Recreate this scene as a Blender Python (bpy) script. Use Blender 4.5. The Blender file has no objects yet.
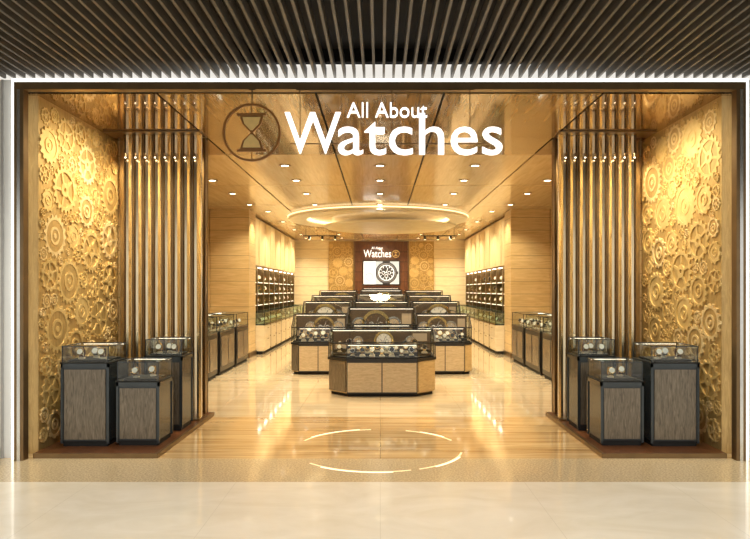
import bpy, bmesh, math, random
from mathutils import Vector, Matrix
random.seed(7)
S=bpy.context.scene
S.view_settings.view_transform='Standard'

# ---------------------------------------------------------------- materials
def newmat(name):
    m=bpy.data.materials.new(name); m.use_nodes=True
    nt=m.node_tree; b=nt.nodes['Principled BSDF']
    return m,nt,b
def plain(name,col,rough=.5,metal=0,noise=0.06,nscale=20,coat=0,spec=.5,em=0):
    m,nt,b=newmat(name)
    g=nt.nodes.new('ShaderNodeNewGeometry'); n=nt.nodes.new('ShaderNodeTexNoise'); n.inputs['Scale'].default_value=nscale
    nt.links.new(g.outputs['Position'],n.inputs['Vector'])
    r=nt.nodes.new('ShaderNodeValToRGB')
    r.color_ramp.elements[0].position=.3; r.color_ramp.elements[1].position=.7
    r.color_ramp.elements[0].color=[max(0,c*(1-noise)) for c in col]+[1]
    r.color_ramp.elements[1].color=[min(1,c*(1+noise)) for c in col]+[1]
    nt.links.new(n.outputs['Fac'],r.inputs['Fac']); nt.links.new(r.outputs['Color'],b.inputs['Base Color'])
    b.inputs['Roughness'].default_value=rough; b.inputs['Metallic'].default_value=metal
    b.inputs['Coat Weight'].default_value=coat; b.inputs['Coat Roughness'].default_value=.06
    b.inputs['Specular IOR Level'].default_value=spec
    if em:
        b.inputs['Emission Color'].default_value=(*col,1); b.inputs['Emission Strength'].default_value=em
    return m
def wood(name,c1,c2,scale,rough=.4,coat=0,metal=0,grid=None,gcol=.45,bump=0,dist=1.5,spec=.5):
    m,nt,b=newmat(name); L=nt.links
    g=nt.nodes.new('ShaderNodeNewGeometry')
    mp=nt.nodes.new('ShaderNodeMapping'); mp.inputs['Scale'].default_value=scale
    L.new(g.outputs['Position'],mp.inputs['Vector'])
    n=nt.nodes.new('ShaderNodeTexNoise'); n.inputs['Scale'].default_value=1; n.inputs['Detail'].default_value=5
    n.inputs['Distortion'].default_value=dist; n.inputs['Roughness'].default_value=.6
    L.new(mp.outputs[0],n.inputs['Vector'])
    r=nt.nodes.new('ShaderNodeValToRGB')
    r.color_ramp.elements[0].position=.32; r.color_ramp.elements[1].position=.68
    r.color_ramp.elements[0].color=(*c1,1); r.color_ramp.elements[1].color=(*c2,1)
    L.new(n.outputs['Fac'],r.inputs['Fac'])
    out=r.outputs['Color']
    if grid:
        sp=nt.nodes.new('ShaderNodeSeparateXYZ'); L.new(g.outputs['Position'],sp.inputs[0])
        cur=None
        for ax,size,wd in grid:
            d=nt.nodes.new('ShaderNodeMath'); d.operation='DIVIDE'; L.new(sp.outputs[ax],d.inputs[0]); d.inputs[1].default_value=size
            f=nt.nodes.new('ShaderNodeMath'); f.operation='FRACT'; L.new(d.outputs[0],f.inputs[0])
            l=nt.nodes.new('ShaderNodeMath'); l.operation='LESS_THAN'; L.new(f.outputs[0],l.inputs[0]); l.inputs[1].default_value=wd/size
            if cur is None: cur=l
            else:
                mx=nt.nodes.new('ShaderNodeMath'); mx.operation='MAXIMUM'; L.new(cur.outputs[0],mx.inputs[0]); L.new(l.outputs[0],mx.inputs[1]); cur=mx
        mix=nt.nodes.new('ShaderNodeMix'); mix.data_type='RGBA'
        L.new(cur.outputs[0],mix.inputs['Factor']); L.new(out,mix.inputs['A'])
        mix.inputs['B'].default_value=(c1[0]*gcol,c1[1]*gcol,c1[2]*gcol,1)
        out=mix.outputs['Result']
    L.new(out,b.inputs['Base Color'])
    if bump:
        bp=nt.nodes.new('ShaderNodeBump'); bp.inputs['Strength'].default_value=bump; bp.inputs['Distance'].default_value=.01
        L.new(n.outputs['Fac'],bp.inputs['Height']); L.new(bp.outputs[0],b.inputs['Normal'])
    b.inputs['Roughness'].default_value=rough; b.inputs['Metallic'].default_value=metal
    b.inputs['Coat Weight'].default_value=coat; b.inputs['Coat Roughness'].default_value=.05
    b.inputs['Specular IOR Level'].default_value=spec
    return m
def emit(name,col,st):
    m,nt,b=newmat(name)
    b.inputs['Base Color'].default_value=(*col,1); b.inputs['Emission Color'].default_value=(*col,1)
    b.inputs['Emission Strength'].default_value=st
    return m
def glass(name,tint,refl=.08):
    m=bpy.data.materials.new(name); m.use_nodes=True; nt=m.node_tree; nt.nodes.clear(); L=nt.links
    o=nt.nodes.new('ShaderNodeOutputMaterial'); t=nt.nodes.new('ShaderNodeBsdfTransparent'); t.inputs[0].default_value=(*tint,1)
    g=nt.nodes.new('ShaderNodeBsdfGlossy'); g.inputs['Roughness'].default_value=.02
    lw=nt.nodes.new('ShaderNodeLayerWeight'); lw.inputs['Blend'].default_value=.25
    mr=nt.nodes.new('ShaderNodeMapRange'); mr.inputs['To Min'].default_value=refl; mr.inputs['To Max'].default_value=.6
    L.new(lw.outputs['Fresnel'],mr.inputs['Value'])
    mx=nt.nodes.new('ShaderNodeMixShader'); L.new(mr.outputs[0],mx.inputs[0]); L.new(t.outputs[0],mx.inputs[1]); L.new(g.outputs[0],mx.inputs[2])
    L.new(mx.outputs[0],o.inputs[0]); return m

MAT=dict(
 floor_in = wood('travertine_floor',(.66,.51,.31),(.89,.76,.54),(.4,4,1),.09,.7,grid=[(0,1.08,.005),(1,.9,.006)],gcol=.85),
 floor_am = wood('amber_vein_floor',(.44,.26,.10),(.82,.61,.33),(.5,8,1),.10,.7,grid=[(0,2.16,.006),(1,.9,.006)],gcol=.75),
 floor_th = plain('granite_threshold',(.60,.48,.30),.18,0,.3,60,.5),
 floor_mall=wood('cream_mall_stone',(.78,.71,.57),(.88,.82,.70),(1.2,2.5,1),.2,.3,grid=[(0,1.2,.004)],gcol=.9),
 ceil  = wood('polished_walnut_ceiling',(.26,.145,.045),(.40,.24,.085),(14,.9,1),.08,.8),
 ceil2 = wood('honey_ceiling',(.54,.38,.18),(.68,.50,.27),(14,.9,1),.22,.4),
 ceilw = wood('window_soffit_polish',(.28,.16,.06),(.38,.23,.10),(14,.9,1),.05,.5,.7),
 black = plain('matte_black',(.006,.0055,.005),.7),
 slat  = wood('slat_wood',(.075,.068,.056),(.135,.12,.10),(8,1,8),.5),
 white = plain('white_plaster',(.66,.67,.66),.6,0,.02,3),
 grey  = plain('grey_trim',(.35,.35,.34),.5),
 strip = emit('led_strip',(1,.97,.9),2.5),
 bronze= plain('bronze_frame',(.24,.16,.08),.3,.8,.1,6),
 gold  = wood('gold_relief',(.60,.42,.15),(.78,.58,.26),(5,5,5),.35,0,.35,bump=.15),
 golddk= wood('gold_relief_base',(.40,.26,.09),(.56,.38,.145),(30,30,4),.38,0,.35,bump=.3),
 goldlt= wood('gold_relief_light',(.70,.52,.24),(.88,.70,.38),(5,5,5),.32,0,.35,bump=.15),
 veneer= wood('honey_veneer',(.56,.38,.16),(.74,.55,.28),(1.5,1.5,22),.35,.3,grid=[(2,.3,.012)],gcol=.6),
 veneer2=wood('pale_veneer_doors',(.70,.53,.27),(.84,.68,.41),(20,20,1.2),.3,.3),
 cream = wood('cream_panel',(.76,.62,.39),(.88,.77,.54),(2,2,14),.4,0,grid=[(2,.35,.015)],gcol=.6),
 dkwood= wood('dark_brown_panel',(.10,.035,.012),(.17,.065,.022),(12,12,2),.35,.2),
 fin   = wood('bronze_chrome_fin',(.60,.47,.28),(.92,.79,.56),(60,60,1.5),.16,0,.95),
 finbk = wood('fin_backing_gold',(.34,.22,.09),(.56,.38,.17),(40,40,3),.25,.2,.4),
 slate = plain('slate_blue_metal',(.05,.062,.07),.25,.4,.1,8,.3),
 weave = wood('brushed_taupe',(.11,.09,.067),(.26,.22,.165),(60,60,6),.27,.2,.45),
 weave2= wood('brushed_taupe_island',(.44,.34,.20),(.62,.50,.33),(8,8,50),.35,.1,.2),
 islw  = wood('island_side_wood',(.44,.30,.13),(.62,.46,.23),(6,6,40),.4,.2),
 dkgrey= plain('dark_case',(.022,.021,.02),.3,.2),
 velvet= plain('black_velvet',(.015,.015,.015),.8),
 cushion=plain('cream_cushion',(.66,.60,.48),.8),
 steel = plain('steel',(.78,.78,.75),.2,1,.03),
 goldm = plain('gold_metal',(.85,.6,.25),.2,1,.03),
 leather=plain('brown_leather',(.12,.05,.02),.5),
 dialw = plain('white_dial',(.82,.82,.78),.3),
 dialb = plain('black_dial',(.015,.02,.03),.2),
 glass = glass('case_glass',(.93,.97,.96),.06),
 gglass= glass('shelf_green_glass',(.68,.86,.72),.15),
 lamp  = emit('lamp_warm',(1,.88,.65),10),
 caselamp=emit('added_sparkle_strip',(1,.88,.68),3.0),  # glowing strips added in the cases for sparkle
 added_strip2=emit('added_counter_strip',(1,.90,.7),5),  # brighter added strip for the side counter cases
 lampsoft=emit('cove_warm',(1,.80,.46),2.0),
 letters=emit('sign_letter_white',(1,1,1),1.15),
 logo  = plain('logo_bronze',(.27,.125,.032),.4,.1),
 logog = plain('logo_gold',(.62,.42,.15),.35,.3,em=.2),  # weak emission added to lift the unlit gold
 drawer= wood('ivory_drawer',(.76,.66,.46),(.86,.78,.60),(2,2,10),.35,.2),
 screen= emit('screen_glow',(.42,.47,.50),1.0),
 screenw=emit('screen_white',(.90,.93,.96),1.1),
 screend=emit('screen_dark',(.05,.045,.045),.6),
 poster= emit('lightbox_dark',(.055,.035,.022),.6),
 posterm=emit('lightbox_mid',(.28,.20,.12),.8),
 posterl=emit('lightbox_light',(.52,.45,.34),.7),
 ringw = emit('painted_ring_light',(1,.9,.68),.95),  # glow colours of the light ring painted on the floor
 ringd = emit('painted_ring_light_dim',(.9,.70,.42),.6),
 spotblk=plain('spot_black',(.02,.02,.02),.4),
)

# ---------------------------------------------------------------- mesh builder
class MB:
    def __init__(s): s.v=[];s.f=[];s.m=[];s.mats=[]
    def mi(s,k):
        if k not in s.mats: s.mats.append(k)
        return s.mats.index(k)
    def add(s,vs,fs,k):
        o=len(s.v); s.v+= [tuple(p) for p in vs]; i=s.mi(k)
        for f in fs: s.f.append([a+o for a in f]); s.m.append(i)
    def box(s,x0,x1,y0,y1,z0,z1,k):
        if x0>x1:x0,x1=x1,x0
        if y0>y1:y0,y1=y1,y0
        s.add([(x0,y0,z0),(x1,y0,z0),(x1,y1,z0),(x0,y1,z0),(x0,y0,z1),(x1,y0,z1),(x1,y1,z1),(x0,y1,z1)],
          [(0,3,2,1),(4,5,6,7),(0,1,5,4),(1,2,6,5),(2,3,7,6),(3,0,4,7)],k)
    def prism(s,poly,z0,z1,k,bottom=True):
        n=len(poly)
        vs=[(p[0],p[1],z0) for p in poly]+[(p[0],p[1],z1) for p in poly]
        fs=[[i,(i+1)%n,n+(i+1)%n,n+i] for i in range(n)]+[list(range(n,2*n))]
        if bottom: fs.append(list(range(n))[::-1])
        s.add(vs,fs,k)
    def bar(s,p,q,t,k):
        p=Vector(p);q=Vector(q);d=(q-p).normalized()
        up=Vector((0,0,1)) if abs(d.z)<.9 else Vector((1,0,0))
        a=d.cross(up).normalized()*t/2; b=d.cross(a).normalized()*t/2
        vs=[p+a+b,p-a+b,p-a-b,p+a-b,q+a+b,q-a+b,q-a-b,q+a-b]
        s.add(vs,[(0,1,2,3),(7,6,5,4),(0,4,5,1),(1,5,6,2),(2,6,7,3),(3,7,4,0)],k)
    def cyl(s,c,r,h,axis,k,n=20,r2=None):
        c=Vector(c);d=Vector(axis).normalized(); up=Vector((0,0,1)) if abs(d.z)<.9 else Vector((1,0,0))
        a=d.cross(up).normalized();b=d.cross(a).normalized(); r2=r if r2 is None else r2
        vs=[c+(a*math.cos(t)+b*math.sin(t))*r for t in [2*math.pi*i/n for i in range(n)]]
        vs+=[c+d*h+(a*math.cos(t)+b*math.sin(t))*r2 for t in [2*math.pi*i/n for i in range(n)]]
        s.add(vs,[[i,(i+1)%n,n+(i+1)%n,n+i] for i in range(n)]+[list(range(n)),list(range(n,2*n))],k)
    def ring(s,c,r0,r1,h,axis,k,n=48,a0=0,a1=2*math.pi):
        c=Vector(c);d=Vector(axis).normalized(); up=Vector((0,0,1)) if abs(d.z)<.9 else Vector((1,0,0))
        a=d.cross(up).normalized();b=d.cross(a).normalized()
        full=abs(a1-a0-2*math.pi)<1e-6
        m=n if full else n+1
        vs=[]
        for i in range(m):
            t=a0+(a1-a0)*i/n; u=a*math.cos(t)+b*math.sin(t)
            vs+=[c+u*r0,c+u*r1,c+u*r1+d*h,c+u*r0+d*h]
        fs=[]
        for i in range(n):
            j=(i+1)%m
            for q in range(4):
                fs.append([4*i+q,4*j+q,4*j+(q+1)%4,4*i+(q+1)%4])
        s.add(vs,fs,k)
    def gear(s,fr,cx,cy,r,teeth,h0,h1,k,style,kc=None):
        kc=kc or k; N=teeth*4; rin=r*(.74 if style!=2 else .80); rr=[r,r,r*.86,r*.86]
        vs=[];ph=random.random()
        for i in range(N):
            t=2*math.pi*(i+.0)/N+ph; R=rr[i%4]
            co,si=math.cos(t),math.sin(t)
            vs+=[fr(cx+co*rin,cy+si*rin,h0),fr(cx+co*R,cy+si*R,h0),fr(cx+co*R,cy+si*R,h1),fr(cx+co*rin,cy+si*rin,h1)]
        fs=[]
        for i in range(N):
            j=(i+1)%N
            for q in (1,2,3): fs.append([4*i+q,4*j+q,4*j+(q+1)%4,4*i+(q+1)%4])
        s.add(vs,fs,k)
        def ringl(ra,rb,a,b,kk,n=28):
            vs=[];
            for i in range(n):
                t=2*math.pi*i/n;co,si=math.cos(t),math.sin(t)
                vs+=[fr(cx+co*ra,cy+si*ra,a),fr(cx+co*rb,cy+si*rb,a),fr(cx+co*rb,cy+si*rb,b),fr(cx+co*ra,cy+si*ra,b)]
            fs=[]
            for i in range(n):
                j=(i+1)%n
                for q in (1,2,3): fs.append([4*i+q,4*j+q,4*j+(q+1)%4,4*i+(q+1)%4])
            s.add(vs,fs,kk)
        if style==0:
            ringl(0.001,rin*1.0,h0,h0+(h1-h0)*.45,kc); ringl(r*.3,r*.42,h0,h1,k); ringl(0.001,r*.12,h0,h1,k)
        else:
            ringl(r*.10,r*.30,h0,h1,k)
            ns=5 if style==1 else 6
            for i in range(ns):
                t=2*math.pi*i/ns+ph; co,si=math.cos(t),math.sin(t); w=r*.06
                q=[(cx+co*r*.26-si*w,cy+si*r*.26+co*w),(cx+co*rin*1.02-si*w,cy+si*rin*1.02+co*w),(cx+co*rin*1.02+si*w,cy+si*rin*1.02-co*w),(cx+co*r*.26+si*w,cy+si*r*.26-co*w)]
                hh=h0+(h1-h0)*.8
                s.add([fr(a,b,h0) for a,b in q]+[fr(a,b,hh) for a,b in q],[(4,5,6,7),(0,1,5,4),(1,2,6,5),(2,3,7,6),(3,0,4,7)],k)
    def watch(s,x,y,z,sz,d=(0,-1),strap='steel',dial='dialw',bez='steel',stand=True):
        d=Vector((d[0],d[1],0)).normalized(); e=Vector((-d.y,d.x,0))
        R=sz*.42; w=sz*.2; c=Vector((x,y,z+R+sz*.15))
        n=14; vs=[]
        for i in range(n):
            t=2*math.pi*i/n; u=d*math.cos(t)*.8+Vector((0,0,1))*math.sin(t)
            for rr,ww in ((R,-w),(R,w),(R*.85,w),(R*.85,-w)): vs.append(c+u*rr+e*ww)
        fs=[]
        for i in range(n):
            j=(i+1)%n
            for q in range(4): fs.append([4*i+q,4*j+q,4*j+(q+1)%4,4*i+(q+1)%4])
        s.add(vs,fs,strap)
        nd=(d+Vector((0,0,.35))).normalized()
        p=c+nd*R*.78
        s.cyl(p,sz*.33,sz*.1,nd,bez,14); s.cyl(p+nd*sz*.1,sz*.26,sz*.01,nd,dial,14)
        if stand:
            s.cyl((x,y,z),sz*.3,sz*.12,(0,0,1),'cushion',10)
            s.cyl((x,y,z+sz*.1),sz*.18,R*1.6,(0,0,1),'cushion',8)
    def text(s,body,x0,x1,z0,z1,y,depth,k,off=0):
        cu=bpy.data.curves.new('t','FONT'); cu.body=body; cu.extrude=.5; cu.offset=off; cu.resolution_u=4
        ob=bpy.data.objects.new('t',cu); S.collection.objects.link(ob); bpy.context.view_layer.update()
        me=bpy.data.meshes.new_from_object(ob.evaluated_get(bpy.context.evaluated_depsgraph_get()))
        P=[v.co.copy() for v in me.vertices]
        ax,bx=min(p.x for p in P),max(p.x for p in P); ay,by=min(p.y for p in P),max(p.y for p in P)
        az,bz=min(p.z for p in P),max(p.z for p in P)
        vs=[(x0+(p.x-ax)/(bx-ax)*(x1-x0), y-(p.z-az)/(bz-az)*depth, z0+(p.y-ay)/(by-ay)*(z1-z0)) for p in P]
        s.add(vs,[list(f.vertices) for f in me.polygons],k)
        bpy.data.objects.remove(ob); bpy.data.meshes.remove(me)
    def build(s,name,smooth=False,recalc=True):
        xs=[p[0] for p in s.v];ys=[p[1] for p in s.v];zs=[p[2] for p in s.v]
        o=Vector(((min(xs)+max(xs))/2,(min(ys)+max(ys))/2,min(zs)))
        me=bpy.data.meshes.new(name); me.from_pydata([tuple(Vector(p)-o) for p in s.v],[],s.f)
        for k in s.mats: me.materials.append(MAT[k])
        me.polygons.foreach_set('material_index',s.m)
        if recalc:
            bm=bmesh.new(); bm.from_mesh(me); bmesh.ops.recalc_face_normals(bm,faces=bm.faces); bm.to_mesh(me); bm.free()
        me.update()
        ob=bpy.data.objects.new(name,me); ob.location=o; S.collection.objects.link(ob)
        return ob

EYE=1.6
cam=bpy.data.cameras.new('camera'); co=bpy.data.objects.new('camera',cam); S.collection.objects.link(co)
co.location=(0,0,EYE); co.rotation_euler=(math.radians(90),0,0)
cam.lens=36*630/750; cam.shift_x=-5/750; cam.shift_y=20.5/750; S.camera=co

# ---------------------------------------------------------------- shell
H=3.5; YB=24.0
b=MB(); b.box(-9,9,-5,5.25,-.1,0,'floor_mall'); b.build('mall_floor')
b=MB(); b.box(-9,9,5.25,5.98,-.1,0,'floor_th'); b.build('threshold_floor')
b=MB(); b.box(-4.1,4.1,5.98,7.95,-.1,0,'floor_am'); b.box(-4.1,4.1,7.95,YB+.1,-.1,0,'floor_in'); b.build('floor')
b=MB()  # ring of light cast on the floor, painted as thin glowing arcs
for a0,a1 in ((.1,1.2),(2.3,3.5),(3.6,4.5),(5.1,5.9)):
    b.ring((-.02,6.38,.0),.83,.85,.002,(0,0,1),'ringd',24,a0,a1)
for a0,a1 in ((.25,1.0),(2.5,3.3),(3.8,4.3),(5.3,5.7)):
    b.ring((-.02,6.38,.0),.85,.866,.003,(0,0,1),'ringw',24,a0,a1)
b.build('painted_floor_light_ring')

b=MB()
xsp=[-4.1,-2.16,-.62,.62,2.16,4.1]; ysp=[6.1,8.85,11.45,14.1,19,YB]
g=.012
for i in range(5):
    for j in range(5):
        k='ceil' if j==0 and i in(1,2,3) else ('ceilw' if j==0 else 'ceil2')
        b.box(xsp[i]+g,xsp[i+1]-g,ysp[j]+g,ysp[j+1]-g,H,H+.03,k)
b.box(-4.1,4.1,6.1,YB+.1,H+.035,H+.1,'black')
b.build('ceiling')
b=MB()
b.box(-9,9,-5,6.2,3.82,3.87,'black')
x=-8.9
while x<8.9:
    b.box(x,x+.022,-4.9,5.97,3.605,3.70,'slat'); x+=.092
for yy in (-4,-2,0,2,4,5.8): b.box(-9,9,yy,yy+.03,3.70,3.82,'black')
b.build('mall_slat_ceiling')

b=MB(); b.box(-4.2,-4.0,8.1,15,0,H,'veneer'); b.box(-4.2,-3.62,15,YB,0,H,'veneer'); b.build('wall_left')
b=MB(); b.box(4.0,4.2,8.1,15,0,H,'veneer'); b.box(3.62,4.2,15,YB,0,H,'veneer'); b.build('wall_right')
b=MB(); b.box(-4.2,4.2,YB,YB+.2,0,H,'cream'); b.build('wall_back')
for sx,nm in ((-1,'left'),(1,'right')):
    b=MB(); b.box(sx*3.48,sx*9,6,6.15,0,3.6,'white'); b.box(sx*3.58,sx*3.60,5.985,6,0,3.6,'grey'); b.box(sx*3.62,sx*9,5.98,6,0,.1,'grey')
    b.build('wall_facade_'+nm)
    b=MB(); b.box(sx*2.21,sx*4.2,8.035,8.1,0,H,'veneer'); b.build('wall_return_'+nm)
for sx in (-1,1):
    b=MB(); b.box(sx*3.34,sx*3.43,5.90,5.985,0,3.48,'bronze'); b.box(sx*3.37,sx*3.40,5.895,5.90,0,3.48,'steel'); b.build('portal_jamb')
b=MB()
b.box(-3.43,3.43,5.90,5.985,3.48,3.55,'bronze'); b.box(-3.48,3.48,5.985,6.1,3.51,3.6,'black')
b.build('portal_lintel')
b=MB()
for sx in (-1,1): b.box(sx*3.432,sx*3.475,5.94,5.98,0,3.595,'strip')
b.box(-3.43,3.43,5.94,5.98,3.555,3.595,'strip')
b.build('led_portal_outline')

# ---------------------------------------------------------------- gear reliefs
def gears(b,fr,U,V,rmin,rmax,count,seed,hs=1):
    random.seed(seed); placed=[]; tries=0
    while len(placed)<count and tries<14000:
        tries+=1
        f=tries/14000; r=rmax*(1-f)**1.6*random.uniform(.55,1)+rmin
        r=min(r,rmax); u=random.uniform(r*.9,U-r*.9); v=random.uniform(r*1.02,V-r*1.02)
        ok=True
        for (a,c,q) in placed:
            if math.hypot(u-a,v-c)<(r+q)*.96: ok=False;break
        if not ok: continue
        placed.append((u,v,r)); i=len(placed)
        k=('gold','goldlt','gold','gold')[i%4]
        h=(.009+.005*(i%3))*hs
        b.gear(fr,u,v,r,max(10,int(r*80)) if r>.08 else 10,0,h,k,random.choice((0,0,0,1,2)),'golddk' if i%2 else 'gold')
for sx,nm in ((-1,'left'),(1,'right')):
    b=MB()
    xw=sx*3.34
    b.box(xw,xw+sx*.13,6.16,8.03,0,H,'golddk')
    fr=lambda u,v,w: (xw-sx*w,6.16+u,.06+v)
    gears(b,fr,1.85,3.42,.04,.25,300,11 if sx<0 else 23)
    b.build('wall_gears_'+nm)
    b=MB(); b.box(sx*3.30,sx*2.14,6.0,8.03,0,.045,'dkwood')
    b.box(sx*3.30,sx*2.11,5.99,6.0,0,.045,'bronze'); b.box(sx*2.14,sx*2.11,6.0,8.03,0,.045,'bronze')
    b.build('display_platform')
    # fin screen : close-set folded mirror-bronze panels
    b=MB()
    b.box(sx*3.30,sx*2.19,8.0,8.03,.047,H-.005,'finbk')
    n=8; x0=3.09; x1=2.15; w=(x0-x1)/n; yf=7.62
    for i in range(n):
        xc=x0-(i+.5)*w; R=w*.47
        out=[(sx*(xc+R*math.cos(t)),yf-.035*math.sin(t)+(.012 if j%2 else 0)) for j,t in enumerate([math.pi*j/6 for j in range(7)])]
        inn=[(p[0]*.9995,p[1]+.012) for p in out[::-1]]
        P=out+inn; m=len(P)
        vs=[(p[0],p[1],.06) for p in P]+[(p[0],p[1],H-.02) for p in P]
        b.add(vs,[[j,(j+1)%m,m+(j+1)%m,m+j] for j in range(m)],'fin')
        b.box(sx*(xc+w*.5)-.005,sx*(xc+w*.5)+.005,yf-.02,yf+.14,.06,H-.02,'bronze')
        b.cyl((sx*xc,yf-.12,3.18),.011,.05,(0,0,1),'bronze',12); b.cyl((sx*xc,yf-.12,3.174),.009,.006,(0,0,1),'lamp',12)
        b.box(sx*xc-.004,sx*xc+.004,yf-.12,yf-.03,3.22,3.23,'bronze')
    b.box(sx*3.30,sx*2.14,7.5,7.8,H-.02,H-.004,'bronze'); b.box(sx*3.30,sx*2.15,7.5,7.8,.047,.06,'bronze')
    b.box(sx*2.19,sx*2.21,7.9,8.03,0.047,H-.004,'bronze')
    b.build('metal_fin_screen')

# ---------------------------------------------------------------- pedestals
def pedestal(x0,x1,y0,y1,zb,zt,watches):
    b=MB(); z0=.046
    b.box(x0+.02,x1-.02,y0+.02,y1-.02,z0,z0+.05,'black')
    b.box(x0+.012,x1-.012,y0+.012,y1-.012,z0+.05,zb-.02,'slate')
    b.box(x0+.035,x1-.035,y0,y0+.012,z0+.07,zb-.06,'weave')
    for xa in (x0,x1-.022):
        b.box(xa,xa+.022,y0,y0+.022,z0+.03,zb,'slate'); b.box(xa,xa+.022,y1-.022,y1,z0+.03,zb,'slate')
    b.box(x0,x1,y0,y1,zb-.04,zb,'slate')
    b.box(x0-.004,x1+.004,y0-.004,y1+.004,zb,zb+.012,'black')
    b.box(x0+.012,x1-.012,y0+.012,y1-.012,zb+.013,zt,'glass')
    for xa in (x0+.012,x1-.012):
        for ya in (y0+.012,y1-.012): b.bar((xa,ya,zb+.01),(xa,ya,zt),.007,'slate')
    za=zt
    b.bar((x0+.01,y0+.012,za),(x1-.01,y0+.012,za),.008,'slate');b.bar((x0+.01,y1-.012,za),(x1-.01,y1-.012,za),.008,'slate')
    b.bar((x0+.012,y0+.01,za),(x0+.012,y1-.01,za),.008,'slate');b.bar((x1-.012,y0+.01,za),(x1-.012,y1-.01,za),.008,'slate')
    b.box(x0+.03,x1-.03,y1-.04,y1-.034,zt-.015,zt-.010,'caselamp')
    cx=(x0+x1)/2; cy=(y0+y1)/2
    b.box(x0+.05,x1-.05,y0+.06,y1-.06,zb+.012,zb+.03,'velvet')
    for i in range(watches):
        t=(i+.5)/watches; xx=x0+.08+(x1-x0-.16)*t
        st,di,be=random.choice((('steel','dialw','steel'),('leather','dialw','goldm'),('steel','dialb','steel'),('goldm','dialw','goldm')))
        b.watch(xx,cy-.02+.05*((i%2)*2-1),zb+.03,.11,(0,-1),st,di,be)
    b.build('display_pedestal')
for sx in (-1,1):
    def P(a,c,*r):
        x0,x1=sorted((sx*a,sx*c)); pedestal(x0,x1,*r)
    P(3.17,2.69,6.25,6.72,.87,1.04,3)
    P(2.63,2.20,6.28,6.70,.68,.88,2)
    P(2.60,2.18,6.95,7.36,.86,1.05,3)

# ---------------------------------------------------------------- columns
for sx in (-1,1):
    b=MB(); b.box(sx*3.08,sx*3.99,14.8,15.6,0,H,'veneer'); b.box(sx*3.06,sx*3.99,14.78,15.62,0,.12,'bronze'); b.build('column')
    b=MB(); b.box(sx*3.99,sx*3.95,12.6,14.4,1.95,3.1,'dkgrey'); b.box(sx*3.95,sx*3.94,12.7,14.3,2.05,3.0,'poster')
    b.ring((sx*3.94,13.5,2.5),.25,.33,.01,(-sx,0,0),'posterl',32); b.cyl((sx*3.94,13.5,2.5),.2,.01,(-sx,0,0),'posterl',24)
    b.build('poster_lightbox')
    for yy in (10.4,11.75,13.1):
        b=MB(); X0,X1=sorted((sx*2.98,sx*3.6)); y0,y1=yy,yy+1.15
        b.box(X0+.03,X1-.03,y0+.03,y1-.03,0,.07,'black'); b.box(X0,X1,y0,y1,.07,.80,'dkgrey')
        b.box(X0+.06,X1-.06,y0-.012,y0,.16,.72,'weave'); xf=sx*2.98
        b.box(xf,xf-sx*.012,y0+.06,y0+.54,.16,.72,'weave'); b.box(xf,xf-sx*.012,y0+.6,y1-.06,.16,.72,'weave')
        b.box(X0,X1,y0,y1,.80,.83,'slate'); b.box(X0+.01,X1-.01,y0+.01,y1-.01,.831,1.10,'glass')
        for xa in (X0+.01,X1-.01):
            for ya in (y0+.01,y1-.01): b.bar((xa,ya,.82),(xa,ya,1.1),.012,'slate')
            b.bar((xa,y0,1.1),(xa,y1,1.1),.012,'slate')
        b.bar((X0,y0+.01,1.1),(X1,y0+.01,1.1),.012,'slate');b.bar((X0,y1-.01,1.1),(X1,y1-.01,1.1),.012,'slate')
        xb=sx*3.57; b.box(xb-.008,xb+.008,y0+.05,y1-.05,1.07,1.085,'added_strip2')
        for i in range(4):
            for j in range(2): b.watch(X0+.18+j*.24,y0+.18+i*.26,.83,.14,(-sx,-.6),random.choice(('steel','leather','goldm')),random.choice(('dialw','dialb')))
        b.build('side_display_counter')

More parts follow.
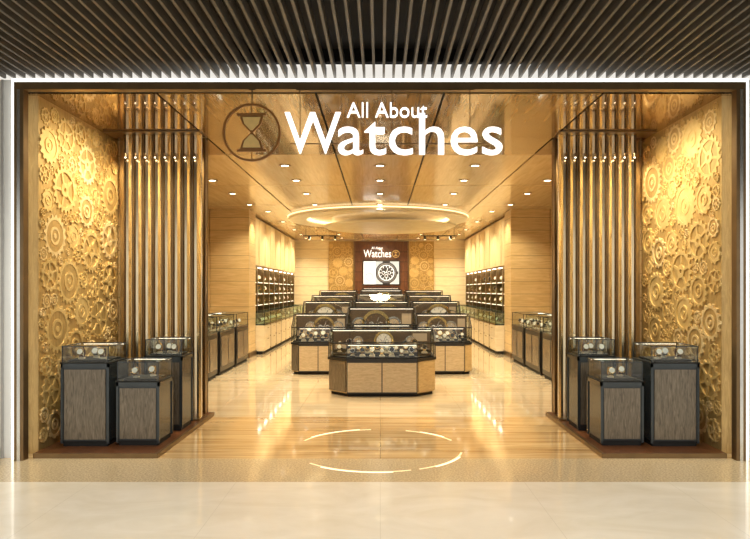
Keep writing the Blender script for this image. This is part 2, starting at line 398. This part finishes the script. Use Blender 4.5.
# ---------------------------------------------------------------- long wall cabinets
for sx in (-1,1):
    b=MB(); y0=15.65; y1=23.6; XF=2.88; XW=3.6; XS=XW-.03
    b.box(sx*(XF+.04),sx*XW,y0,y1,0,.08,'black'); b.box(sx*XF,sx*XW,y0,y1,.08,.72,'drawer')
    n=9; dy=(y1-y0)/n
    for i in range(n):
        a=y0+i*dy+.03; c=y0+(i+1)*dy-.03
        b.box(sx*XF,sx*(XF-.015),a,c,.13,.40,'drawer'); b.box(sx*XF,sx*(XF-.015),a,c,.43,.69,'drawer')
        b.box(sx*(XF-.015),sx*(XF-.03),(a+c)/2-.12,(a+c)/2+.12,.36,.375,'steel'); b.box(sx*(XF-.015),sx*(XF-.03),(a+c)/2-.12,(a+c)/2+.12,.64,.655,'steel')
        b.box(sx*XF,sx*(XF-.018),c,c+.06,.08,.72,'bronze')
    b.box(sx*(XF-.02),sx*XW,y0,y1,.72,.75,'slate')
    b.box(sx*(XF-.01),sx*(XF+.34),y0+.01,y1-.01,.752,1.04,'gglass')
    for i in range(n+1):
        a=min(max(y0+i*dy,y0+.012),y1-.012); b.bar((sx*(XF-.01),a,.75),(sx*(XF-.01),a,1.04),.014,'slate'); b.bar((sx*(XF-.01),a,1.04),(sx*(XF+.34),a,1.04),.014,'slate')
    b.bar((sx*(XF-.01),y0,1.04),(sx*(XF-.01),y1,1.04),.016,'slate'); b.bar((sx*(XF+.34),y0,1.04),(sx*(XF+.34),y1,1.04),.016,'slate')
    b.box(sx*XS,sx*XW,y0,y1,.75,2.2,'finbk')
    for i in range(n+1):
        a=y0+i*dy; a=min(max(a,y0+.03),y1-.03); b.box(sx*(XF+.33),sx*XW,a-.03,a+.03,.75,3.46,'bronze')
    for z in (1.2,1.5,1.8):
        b.box(sx*(XF+.36),sx*XS,y0+.02,y1-.02,z,z+.015,'gglass')
    b.box(sx*(XF+.38),sx*(XF+.44),y0,y1,2.19,2.2,'lamp')
    for z in (1.19,1.49,1.79): b.box(sx*(XF+.36),sx*(XF+.37),y0+.03,y1-.03,z,z+.01,'caselamp')
    for i in range(n):
        for j in range(4):
            yy=y0+i*dy+dy*(j+.5)/4
            b.watch(sx*(XF+.17),yy,.752,.15,(-sx,-.5),random.choice(('steel','leather','goldm')),random.choice(('dialw','dialb')))
            for z in (1.215,1.515,1.815):
                if random.random()<.93: b.watch(sx*(XF+.50),yy,z,random.uniform(.14,.21),(-sx,-.5),random.choice(('steel','goldm','leather')),random.choice(('dialw','dialb')),random.choice(('steel','goldm')))
    b.box(sx*(XF+.32),sx*XW,y0,y1,2.2,3.48,'bronze')
    for i in range(n):
        b.box(sx*(XF+.32),sx*(XF+.295),y0+i*dy+.03,y0+(i+1)*dy-.03,2.24,3.44,'veneer2')
    b.build('watch_wall_cabinet')

# ---------------------------------------------------------------- back wall feature
b=MB(); b.box(-.95,1.05,23.9,23.995,0,3.45,'dkwood'); b.box(-1.0,-.95,23.86,23.995,0,3.45,'bronze'); b.box(1.05,1.10,23.86,23.995,0,3.45,'bronze')
for i in range(1,9): b.box(-.95,1.05,23.895,23.9,.38*i,.38*i+.012,'black')
b.build('feature_panel')
for xa,xb,nm in ((-1.95,-1.01,'left'),(1.11,2.05,'right')):
    b=MB(); b.box(xa,xb,23.93,23.995,0,3.45,'golddk'); fr=lambda u,v,w:(xa+u,23.93-w,.05+v)
    gears(b,fr,xb-xa,3.35,.06,.2,70,int(xb*10),1.6); b.build('wall_gears_back_'+nm)
b=MB(); b.box(-.66,.76,23.84,23.89,1.78,2.72,'dkgrey'); b.box(-.62,.72,23.835,23.84,1.82,2.68,'screen')
b.box(-.62,-.16,23.832,23.835,1.82,2.68,'screenw')
cxs,czs=.24,2.25
b.ring((cxs,23.832,czs),.31,.41,.004,(0,-1,0),'screend',36); b.ring((cxs,23.828,czs),.34,.36,.004,(0,-1,0),'steel',36)
b.cyl((cxs,23.832,czs),.31,.004,(0,-1,0),'screend',28); b.ring((cxs,23.826,czs),.27,.30,.003,(0,-1,0),'screenw',28)
for i in range(12):
    t=i*math.pi/6; b.bar((cxs+math.cos(t)*.2,23.824,czs+math.sin(t)*.2),(cxs+math.cos(t)*.255,23.824,czs+math.sin(t)*.255),.022,'screenw')
for q,r2 in ((-.11,0),(.11,0),(0,-.12)): b.ring((cxs+q,23.826,czs+r2),.05,.065,.003,(0,-1,0),'screenw',16)
b.bar((cxs,23.822,czs),(cxs+.06,23.822,czs+.2),.018,'screenw'); b.bar((cxs,23.822,czs),(cxs-.13,23.822,czs+.06),.02,'screenw')
b.box(.1,.38,23.828,23.834,1.82,1.87,'screend'); b.box(.1,.38,23.828,23.834,2.63,2.68,'screend'); b.box(.64,.69,23.828,23.834,2.2,2.3,'screend')
b.ring((-.40,23.832,2.1),.10,.17,.003,(0,-1,0),'screen',24)
b.build('tv_screen')
b=MB(); b.text('Watches',-.62,.42,2.84,3.12,23.89,.04,'letters',.0); b.text('All About',-.32,.1,3.15,3.24,23.89,.04,'letters',0)
b.ring((.6,23.89,2.97),.12,.15,.03,(0,-1,0),'goldm',24)
b.add([(.52,23.87,3.05),(.68,23.87,3.05),(.6,23.87,2.97)],[(0,1,2)],'goldm');b.add([(.52,23.87,2.89),(.68,23.87,2.89),(.6,23.87,2.97)],[(0,1,2)],'goldm')
b.build('interior_sign')

# ---------------------------------------------------------------- islands
def island(cx,y0,w,d,hb,ht,ch=.28,seed=0):
    random.seed(100+seed)
    b=MB(); x0=cx-w/2;x1=cx+w/2;y1=y0+d
    def poly(i):
        return [(x0+ch+i*.4,y0+i),(x1-ch-i*.4,y0+i),(x1-i,y0+ch+i*.4),(x1-i,y1-i),(x0+i,y1-i),(x0+i,y0+ch+i*.4)]
    b.prism(poly(.05),0,.05,'black'); b.prism(poly(.012),.05,hb-.02,'islw')
    fx0=x0+ch;fx1=x1-ch; mid=(fx0+fx1)/2
    b.box(fx0,fx1,y0-.002,y0+.01,.05,hb-.03,'dkgrey')
    b.box(fx0+.014,mid-.008,y0-.008,y0+.012,.07,hb-.06,'weave2'); b.box(mid+.008,fx1-.014,y0-.008,y0+.012,.07,hb-.06,'weave2')
    for (ax,ay,bx,by) in ((x0,y0+ch,x0+ch,y0),(x1-ch,y0,x1,y0+ch)):
        v=Vector((bx-ax,by-ay)); n=Vector((v.y,-v.x)).normalized()
        p=Vector((ax,ay))+v*.06; q=Vector((ax,ay))+v*.94
        b.prism([tuple(p+n*.004),tuple(q+n*.004),tuple(q-n*.015),tuple(p-n*.015)],.07,hb-.05,'weave' if ax<cx else 'islw')
    b.prism(poly(-.008),hb-.04,hb,'dkgrey')
    b.prism(poly(.03),hb,hb+.02,'velvet')
    hf=hb+(ht-hb)*.55
    F=poly(.006); ym=y0+d*.5
    P=[(F[0][0],F[0][1],hf),(F[1][0],F[1][1],hf),(F[2][0],F[2][1],hf),(F[2][0],ym,ht),(F[3][0],F[3][1],ht),(F[4][0],F[4][1],ht),(F[5][0],ym,ht),(F[5][0],F[5][1],hf)]
    n=len(P)
    vs=[(p[0],p[1],hb+.021) for p in P]+[(p[0],p[1],p[2]) for p in P]
    fs=[[i,(i+1)%n,n+(i+1)%n,n+i] for i in range(n)]+[[n,n+1,n+2,n+7],[n+7,n+2,n+3,n+6],[n+6,n+3,n+4,n+5]]
    b.add(vs,fs,'glass')
    for i in range(n):
        a=P[i];c=P[(i+1)%n]
        b.bar((a[0],a[1],hb),a,.011,'dkgrey'); b.bar(a,c,.016,'dkgrey')
    b.bar(P[7],P[2],.013,'dkgrey'); b.bar(P[6],P[3],.016,'dkgrey')
    a=Vector(P[6]);c=Vector(P[3]); b.bar(a+Vector((.04,.02,-.02)),c+Vector((-.04,.02,-.02)),.006,'caselamp')
    a=Vector(P[0]);c=Vector(P[1]); b.bar(a+Vector((.02,.015,-.02)),c+Vector((-.02,.015,-.02)),.005,'caselamp')
    for st in range(2):
        b.box(x0+.08,x1-.08,y0+.24+st*.15,y0+.40+st*.15,hb+.02,hb+.055+st*.05,'velvet')
    yb=y0+d*.62; pz0=hb+.03; pz1=ht-.02
    b.box(x0+.03,x1-.03,yb,yb+.03,hb+.02,pz1,'dkgrey'); b.box(x0+.05,x1-.05,yb-.004,yb,pz0,pz1-.015,'poster')
    hh=pz1-pz0
    b.box(cx-w*.45,cx-w*.12,yb-.006,yb-.004,pz0+hh*.12,pz0+hh*.35,'posterm')
    b.box(cx+w*.3,cx+w*.44,yb-.006,yb-.004,pz0+hh*.5,pz0+hh*.85,'posterm')
    zc=(pz0+pz1)/2; r=hh*.46
    px=cx+w*random.uniform(-.12,.12)
    for px,rr,kk in ((px,r,'posterl'),(px+w*.26,r*.55,'posterm'),(px-w*.25,r*.5,'posterm')):
        b.ring((px,yb-.006,zc),rr*.78,rr,.008,(0,-1,0),'goldm' if kk=='posterl' else 'steel',28); b.cyl((px,yb-.006,zc),rr*.74,.006,(0,-1,0),'poster' if seed%2==0 and kk=='posterl' else kk,24)
        for i in range(12):
            t=i*math.pi/6; b.bar((px+math.cos(t)*rr*.55,yb-.014,zc+math.sin(t)*rr*.55),(px+math.cos(t)*rr*.7,yb-.014,zc+math.sin(t)*rr*.7),.008,'goldm')
        for q,w2 in ((-.32,0),(.32,0),(0,-.32)):
            b.ring((px+rr*q,yb-.013,zc+rr*w2),rr*.12,rr*.19,.003,(0,-1,0),'steel',16)
        b.bar((px,yb-.016,zc),(px+rr*.2,yb-.016,zc+rr*.5),.012,'steel'); b.bar((px,yb-.016,zc),(px-rr*.42,yb-.016,zc+rr*.1),.012,'steel')
    for row,yy in enumerate((y0+.13,y0+.32,y0+.47)):
        ww=(w-2*ch-.02) if row==0 else w-.2
        nn=max(3,int(ww/.14)); zt=hb+(.02,.055,.105)[row]
        for i in range(nn):
            sz=random.uniform(.10,.15); xx=cx-ww/2+ww*(i+.5)/nn
            if row==2 and abs(xx-cx)<w*.2: continue
            b.box(xx-.045,xx+.045,yy-.05,yy+.05,zt,zt+.018,'cushion' if random.random()<.25 else 'velvet')
            b.watch(xx,yy,zt+.018,sz,(0,-1),random.choice(('steel','leather','goldm','steel')),random.choice(('dialw','dialb')),random.choice(('steel','goldm')))
    b.build('watch_display_island')
island(.03,9.42,1.66,1.25,.57,.97,.30,1)
island(.03,11.1,1.25,1.0,.64,1.27,.12,2)
island(.03,12.6,1.15,1.0,.66,1.36,.12,3)
island(.03,14.2,1.1,1.0,.68,1.5,.12,4)
island(.03,16.0,1.1,1.0,.7,1.6,.12,5)
island(.03,18.0,1.1,1.0,.7,1.66,.12,6)
for sx in (-1,1):
    island(.03+sx*1.20,11.9,1.06,1.1,.60,1.12,.16,7+sx)
    island(.03+sx*1.20,13.5,1.06,1.0,.66,1.34,.12,10+sx)
    island(.03+sx*1.20,15.2,1.06,1.0,.68,1.46,.12,13+sx)
    island(.03+sx*1.20,17.2,1.06,1.0,.7,1.58,.12,16+sx)

# ---------------------------------------------------------------- ceiling ring feature
b=MB(); c=(-.05,16.4)
b.ring((c[0],c[1],3.40),1.85,2.32,.10,(0,0,1),'drawer',72)
b.ring((c[0],c[1],3.46),2.32,2.335,.02,(0,0,1),'lampsoft',72)
b.ring((c[0],c[1],3.43),1.78,1.85,.06,(0,0,1),'lampsoft',72)
b.cyl((c[0],c[1],3.49),1.82,.01,(0,0,1),'veneer2',64)
b.cyl((c[0]+.3,c[1]+1.3,3.33),1.75,.05,(0,0,1),'cream',64,1.85)
b.ring((c[0]+.3,c[1]+1.3,3.38),1.55,1.6,.02,(0,0,1),'lampsoft',64)
b.cyl((c[0]+.3,c[1]+1.3,3.38),1.3,.03,(0,0,1),'drawer',64)
b.build('ceiling_ring_light')
for sx in (-1,1):
    b=MB(); b.box(sx*1.3,sx*2.5,20.4,20.43,3.34,3.37,'spotblk')
    for xx in (1.4,2.4): b.box(sx*xx-.008,sx*xx+.008,20.41,20.42,3.37,3.5,'spotblk')
    for i in range(3):
        xx=sx*(1.45+.42*i); b.cyl((xx,20.42,3.34),.04,.12,(0,-.4,-1),'spotblk',14); b.cyl((xx,20.42-.045,3.228),.03,.005,(0,-.4,-1),'lampsoft',14)
    b.build('track_spotlight')

# ---------------------------------------------------------------- downlights + lamps + added fill spots
def spot(x,y,z,pw,size=120,col=(1,.84,.57),rad=.06,tx=0,ty=0,name='lamp',blend=.8):
    l=bpy.data.lights.new(name,'SPOT'); l.energy=pw; l.color=col; l.spot_size=math.radians(size); l.spot_blend=blend; l.shadow_soft_size=rad
    o=bpy.data.objects.new(name,l); S.collection.objects.link(o); o.location=(x,y,z)
    o.rotation_euler=Vector((tx,ty,-1)).to_track_quat('-Z','Y').to_euler()
b=MB()
pts=[]
for y in (7.6,9.6,10.9,12.4,14.0): pts.append((0,y))
for y in (9.6,10.9,12.4,14.0):
    for x in (1.45,2.9): pts+=[(-x,y),(x,y)]
for y in (19.8,21.5,23): pts+=[(-1.4,y),(1.4,y),(-2.7,y),(2.7,y)]
for y in (15.2,17.5): pts+=[(-2.7,y),(2.7,y)]
for x,y in pts:
    b.ring((x,y,H-.012),.06,.09,.012,(0,0,1),'bronze',20); b.cyl((x,y,H-.006),.06,.006,(0,0,1),'lamp',20)
b.build('recessed_downlights')
for x,y in pts: spot(x,y,H-.06,128,125,name='downlight_lamp')
for y in (14.8,16.0): spot(0,y,3.2,150,150,name='ring_lamp',rad=.3)
for sx in (-1,1):
    for y in (6.5,7.1):
        spot(sx*2.35,y,3.4,110,110,(1,.87,.62),.12,sx*.9,0,name='window_fill_spot')  # added spots washing the gear wall, without fixtures
    for x in (2.45,3.0): 
        spot(sx*x,7.0,3.4,90,90,(1,.88,.64),.06,0,.22,name='window_fill_spot')  # added spots brightening the fins from the front
        spot(sx*x,7.87,3.4,70,120,(1,.84,.55),.04,0,0.05,name='window_fill_spot')  # added spots brightening the backing behind the fins
    spot(sx*2.5,12.5,3.3,90,100,tx=sx*.4,name='wall_lamp')
    for y in (16.5,18.5,20.5,22.5): spot(sx*2.1,y,3.3,130,120,tx=sx*.9,name='wall_lamp',rad=.12)
spot(0,21.5,3.3,120,110,ty=.8,name='wall_lamp')
for x in (-4.5,-1.5,1.5,4.5):
    for y in (1.2,4.2): spot(x,y,3.55,165,140,(1,.95,.85),.15,name='mall_fill_spot')  # unseen fill spots added to light the mall side

# ---------------------------------------------------------------- shop sign
b=MB(); ys=5.88; sc=630/ys
px=lambda x:(x-380)/sc; pz=lambda y:EYE+(290-y)/sc
b.text('W',px(285),px(341),pz(154),pz(113),ys,.035,'letters',.0)
b.text('atches',px(338),px(502),pz(155.5),pz(114),ys,.035,'letters',.0)
b.text('All About',px(347),px(427),pz(118),pz(103),ys,.03,'letters',-.004)
for xx in (300,392,470): b.box(px(xx)-.004,px(xx)+.004,ys+.0,ys+.01,pz(145),3.465,'bronze')
b.box(px(290),px(498),ys,ys+.015,pz(144),pz(143),'bronze')
b.box(px(296),px(474),ys,ys+.035,3.465,3.479,'bronze')
b.build('storefront_sign')
b=MB(); cx,cz=px(252),pz(133); r=29/sc
b.ring((cx,ys,cz),r*.925,r,.03,(0,-1,0),'logo',48)
w=r*.40;h=r*.58
for q in (1,-1):
    for s_,k_,yo in ((1.0,'logo',0),(.76,'logog',.012)):
        W2=w*s_; zz=lambda t: cz+q*(h*t*s_+ (h*(1-s_)*.55))
        y1_=ys-.02-yo
        b.add([(cx-W2,y1_,zz(1)),(cx+W2,y1_,zz(1)),(cx+W2*.8,y1_,zz(.5)),(cx+.01,y1_,zz(0)),(cx-.01,y1_,zz(0)),(cx-W2*.8,y1_,zz(.5)),
           (cx-W2,ys,zz(1)),(cx+W2,ys,zz(1)),(cx+W2*.8,ys,zz(.5)),(cx+.01,ys,zz(0)),(cx-.01,ys,zz(0)),(cx-W2*.8,ys,zz(.5))],
          [(0,1,2,3,4,5),(6,7,8,9,10,11),(0,1,7,6),(1,2,8,7),(2,3,9,8),(3,4,10,9),(4,5,11,10),(5,0,6,11)],k_)
    b.box(cx-w*1.25,cx+w*1.25,ys-.03,ys,cz+q*h,cz+q*(h+.022),'logo')
b.box(cx-.004,cx+.004,ys-.01,ys,cz-r,cz+r,'logo'); b.box(cx-.005,cx+.005,ys,ys+.01,cz+r*.95,3.465,'bronze'); b.box(cx-.03,cx+.03,ys,ys+.035,3.465,3.479,'bronze')
b.build('hourglass_logo_sign')

w=bpy.data.worlds.new('world'); S.world=w; w.use_nodes=True
bg=w.node_tree.nodes['Background']; bg.inputs[0].default_value=(1,.95,.87,1); bg.inputs[1].default_value=.88
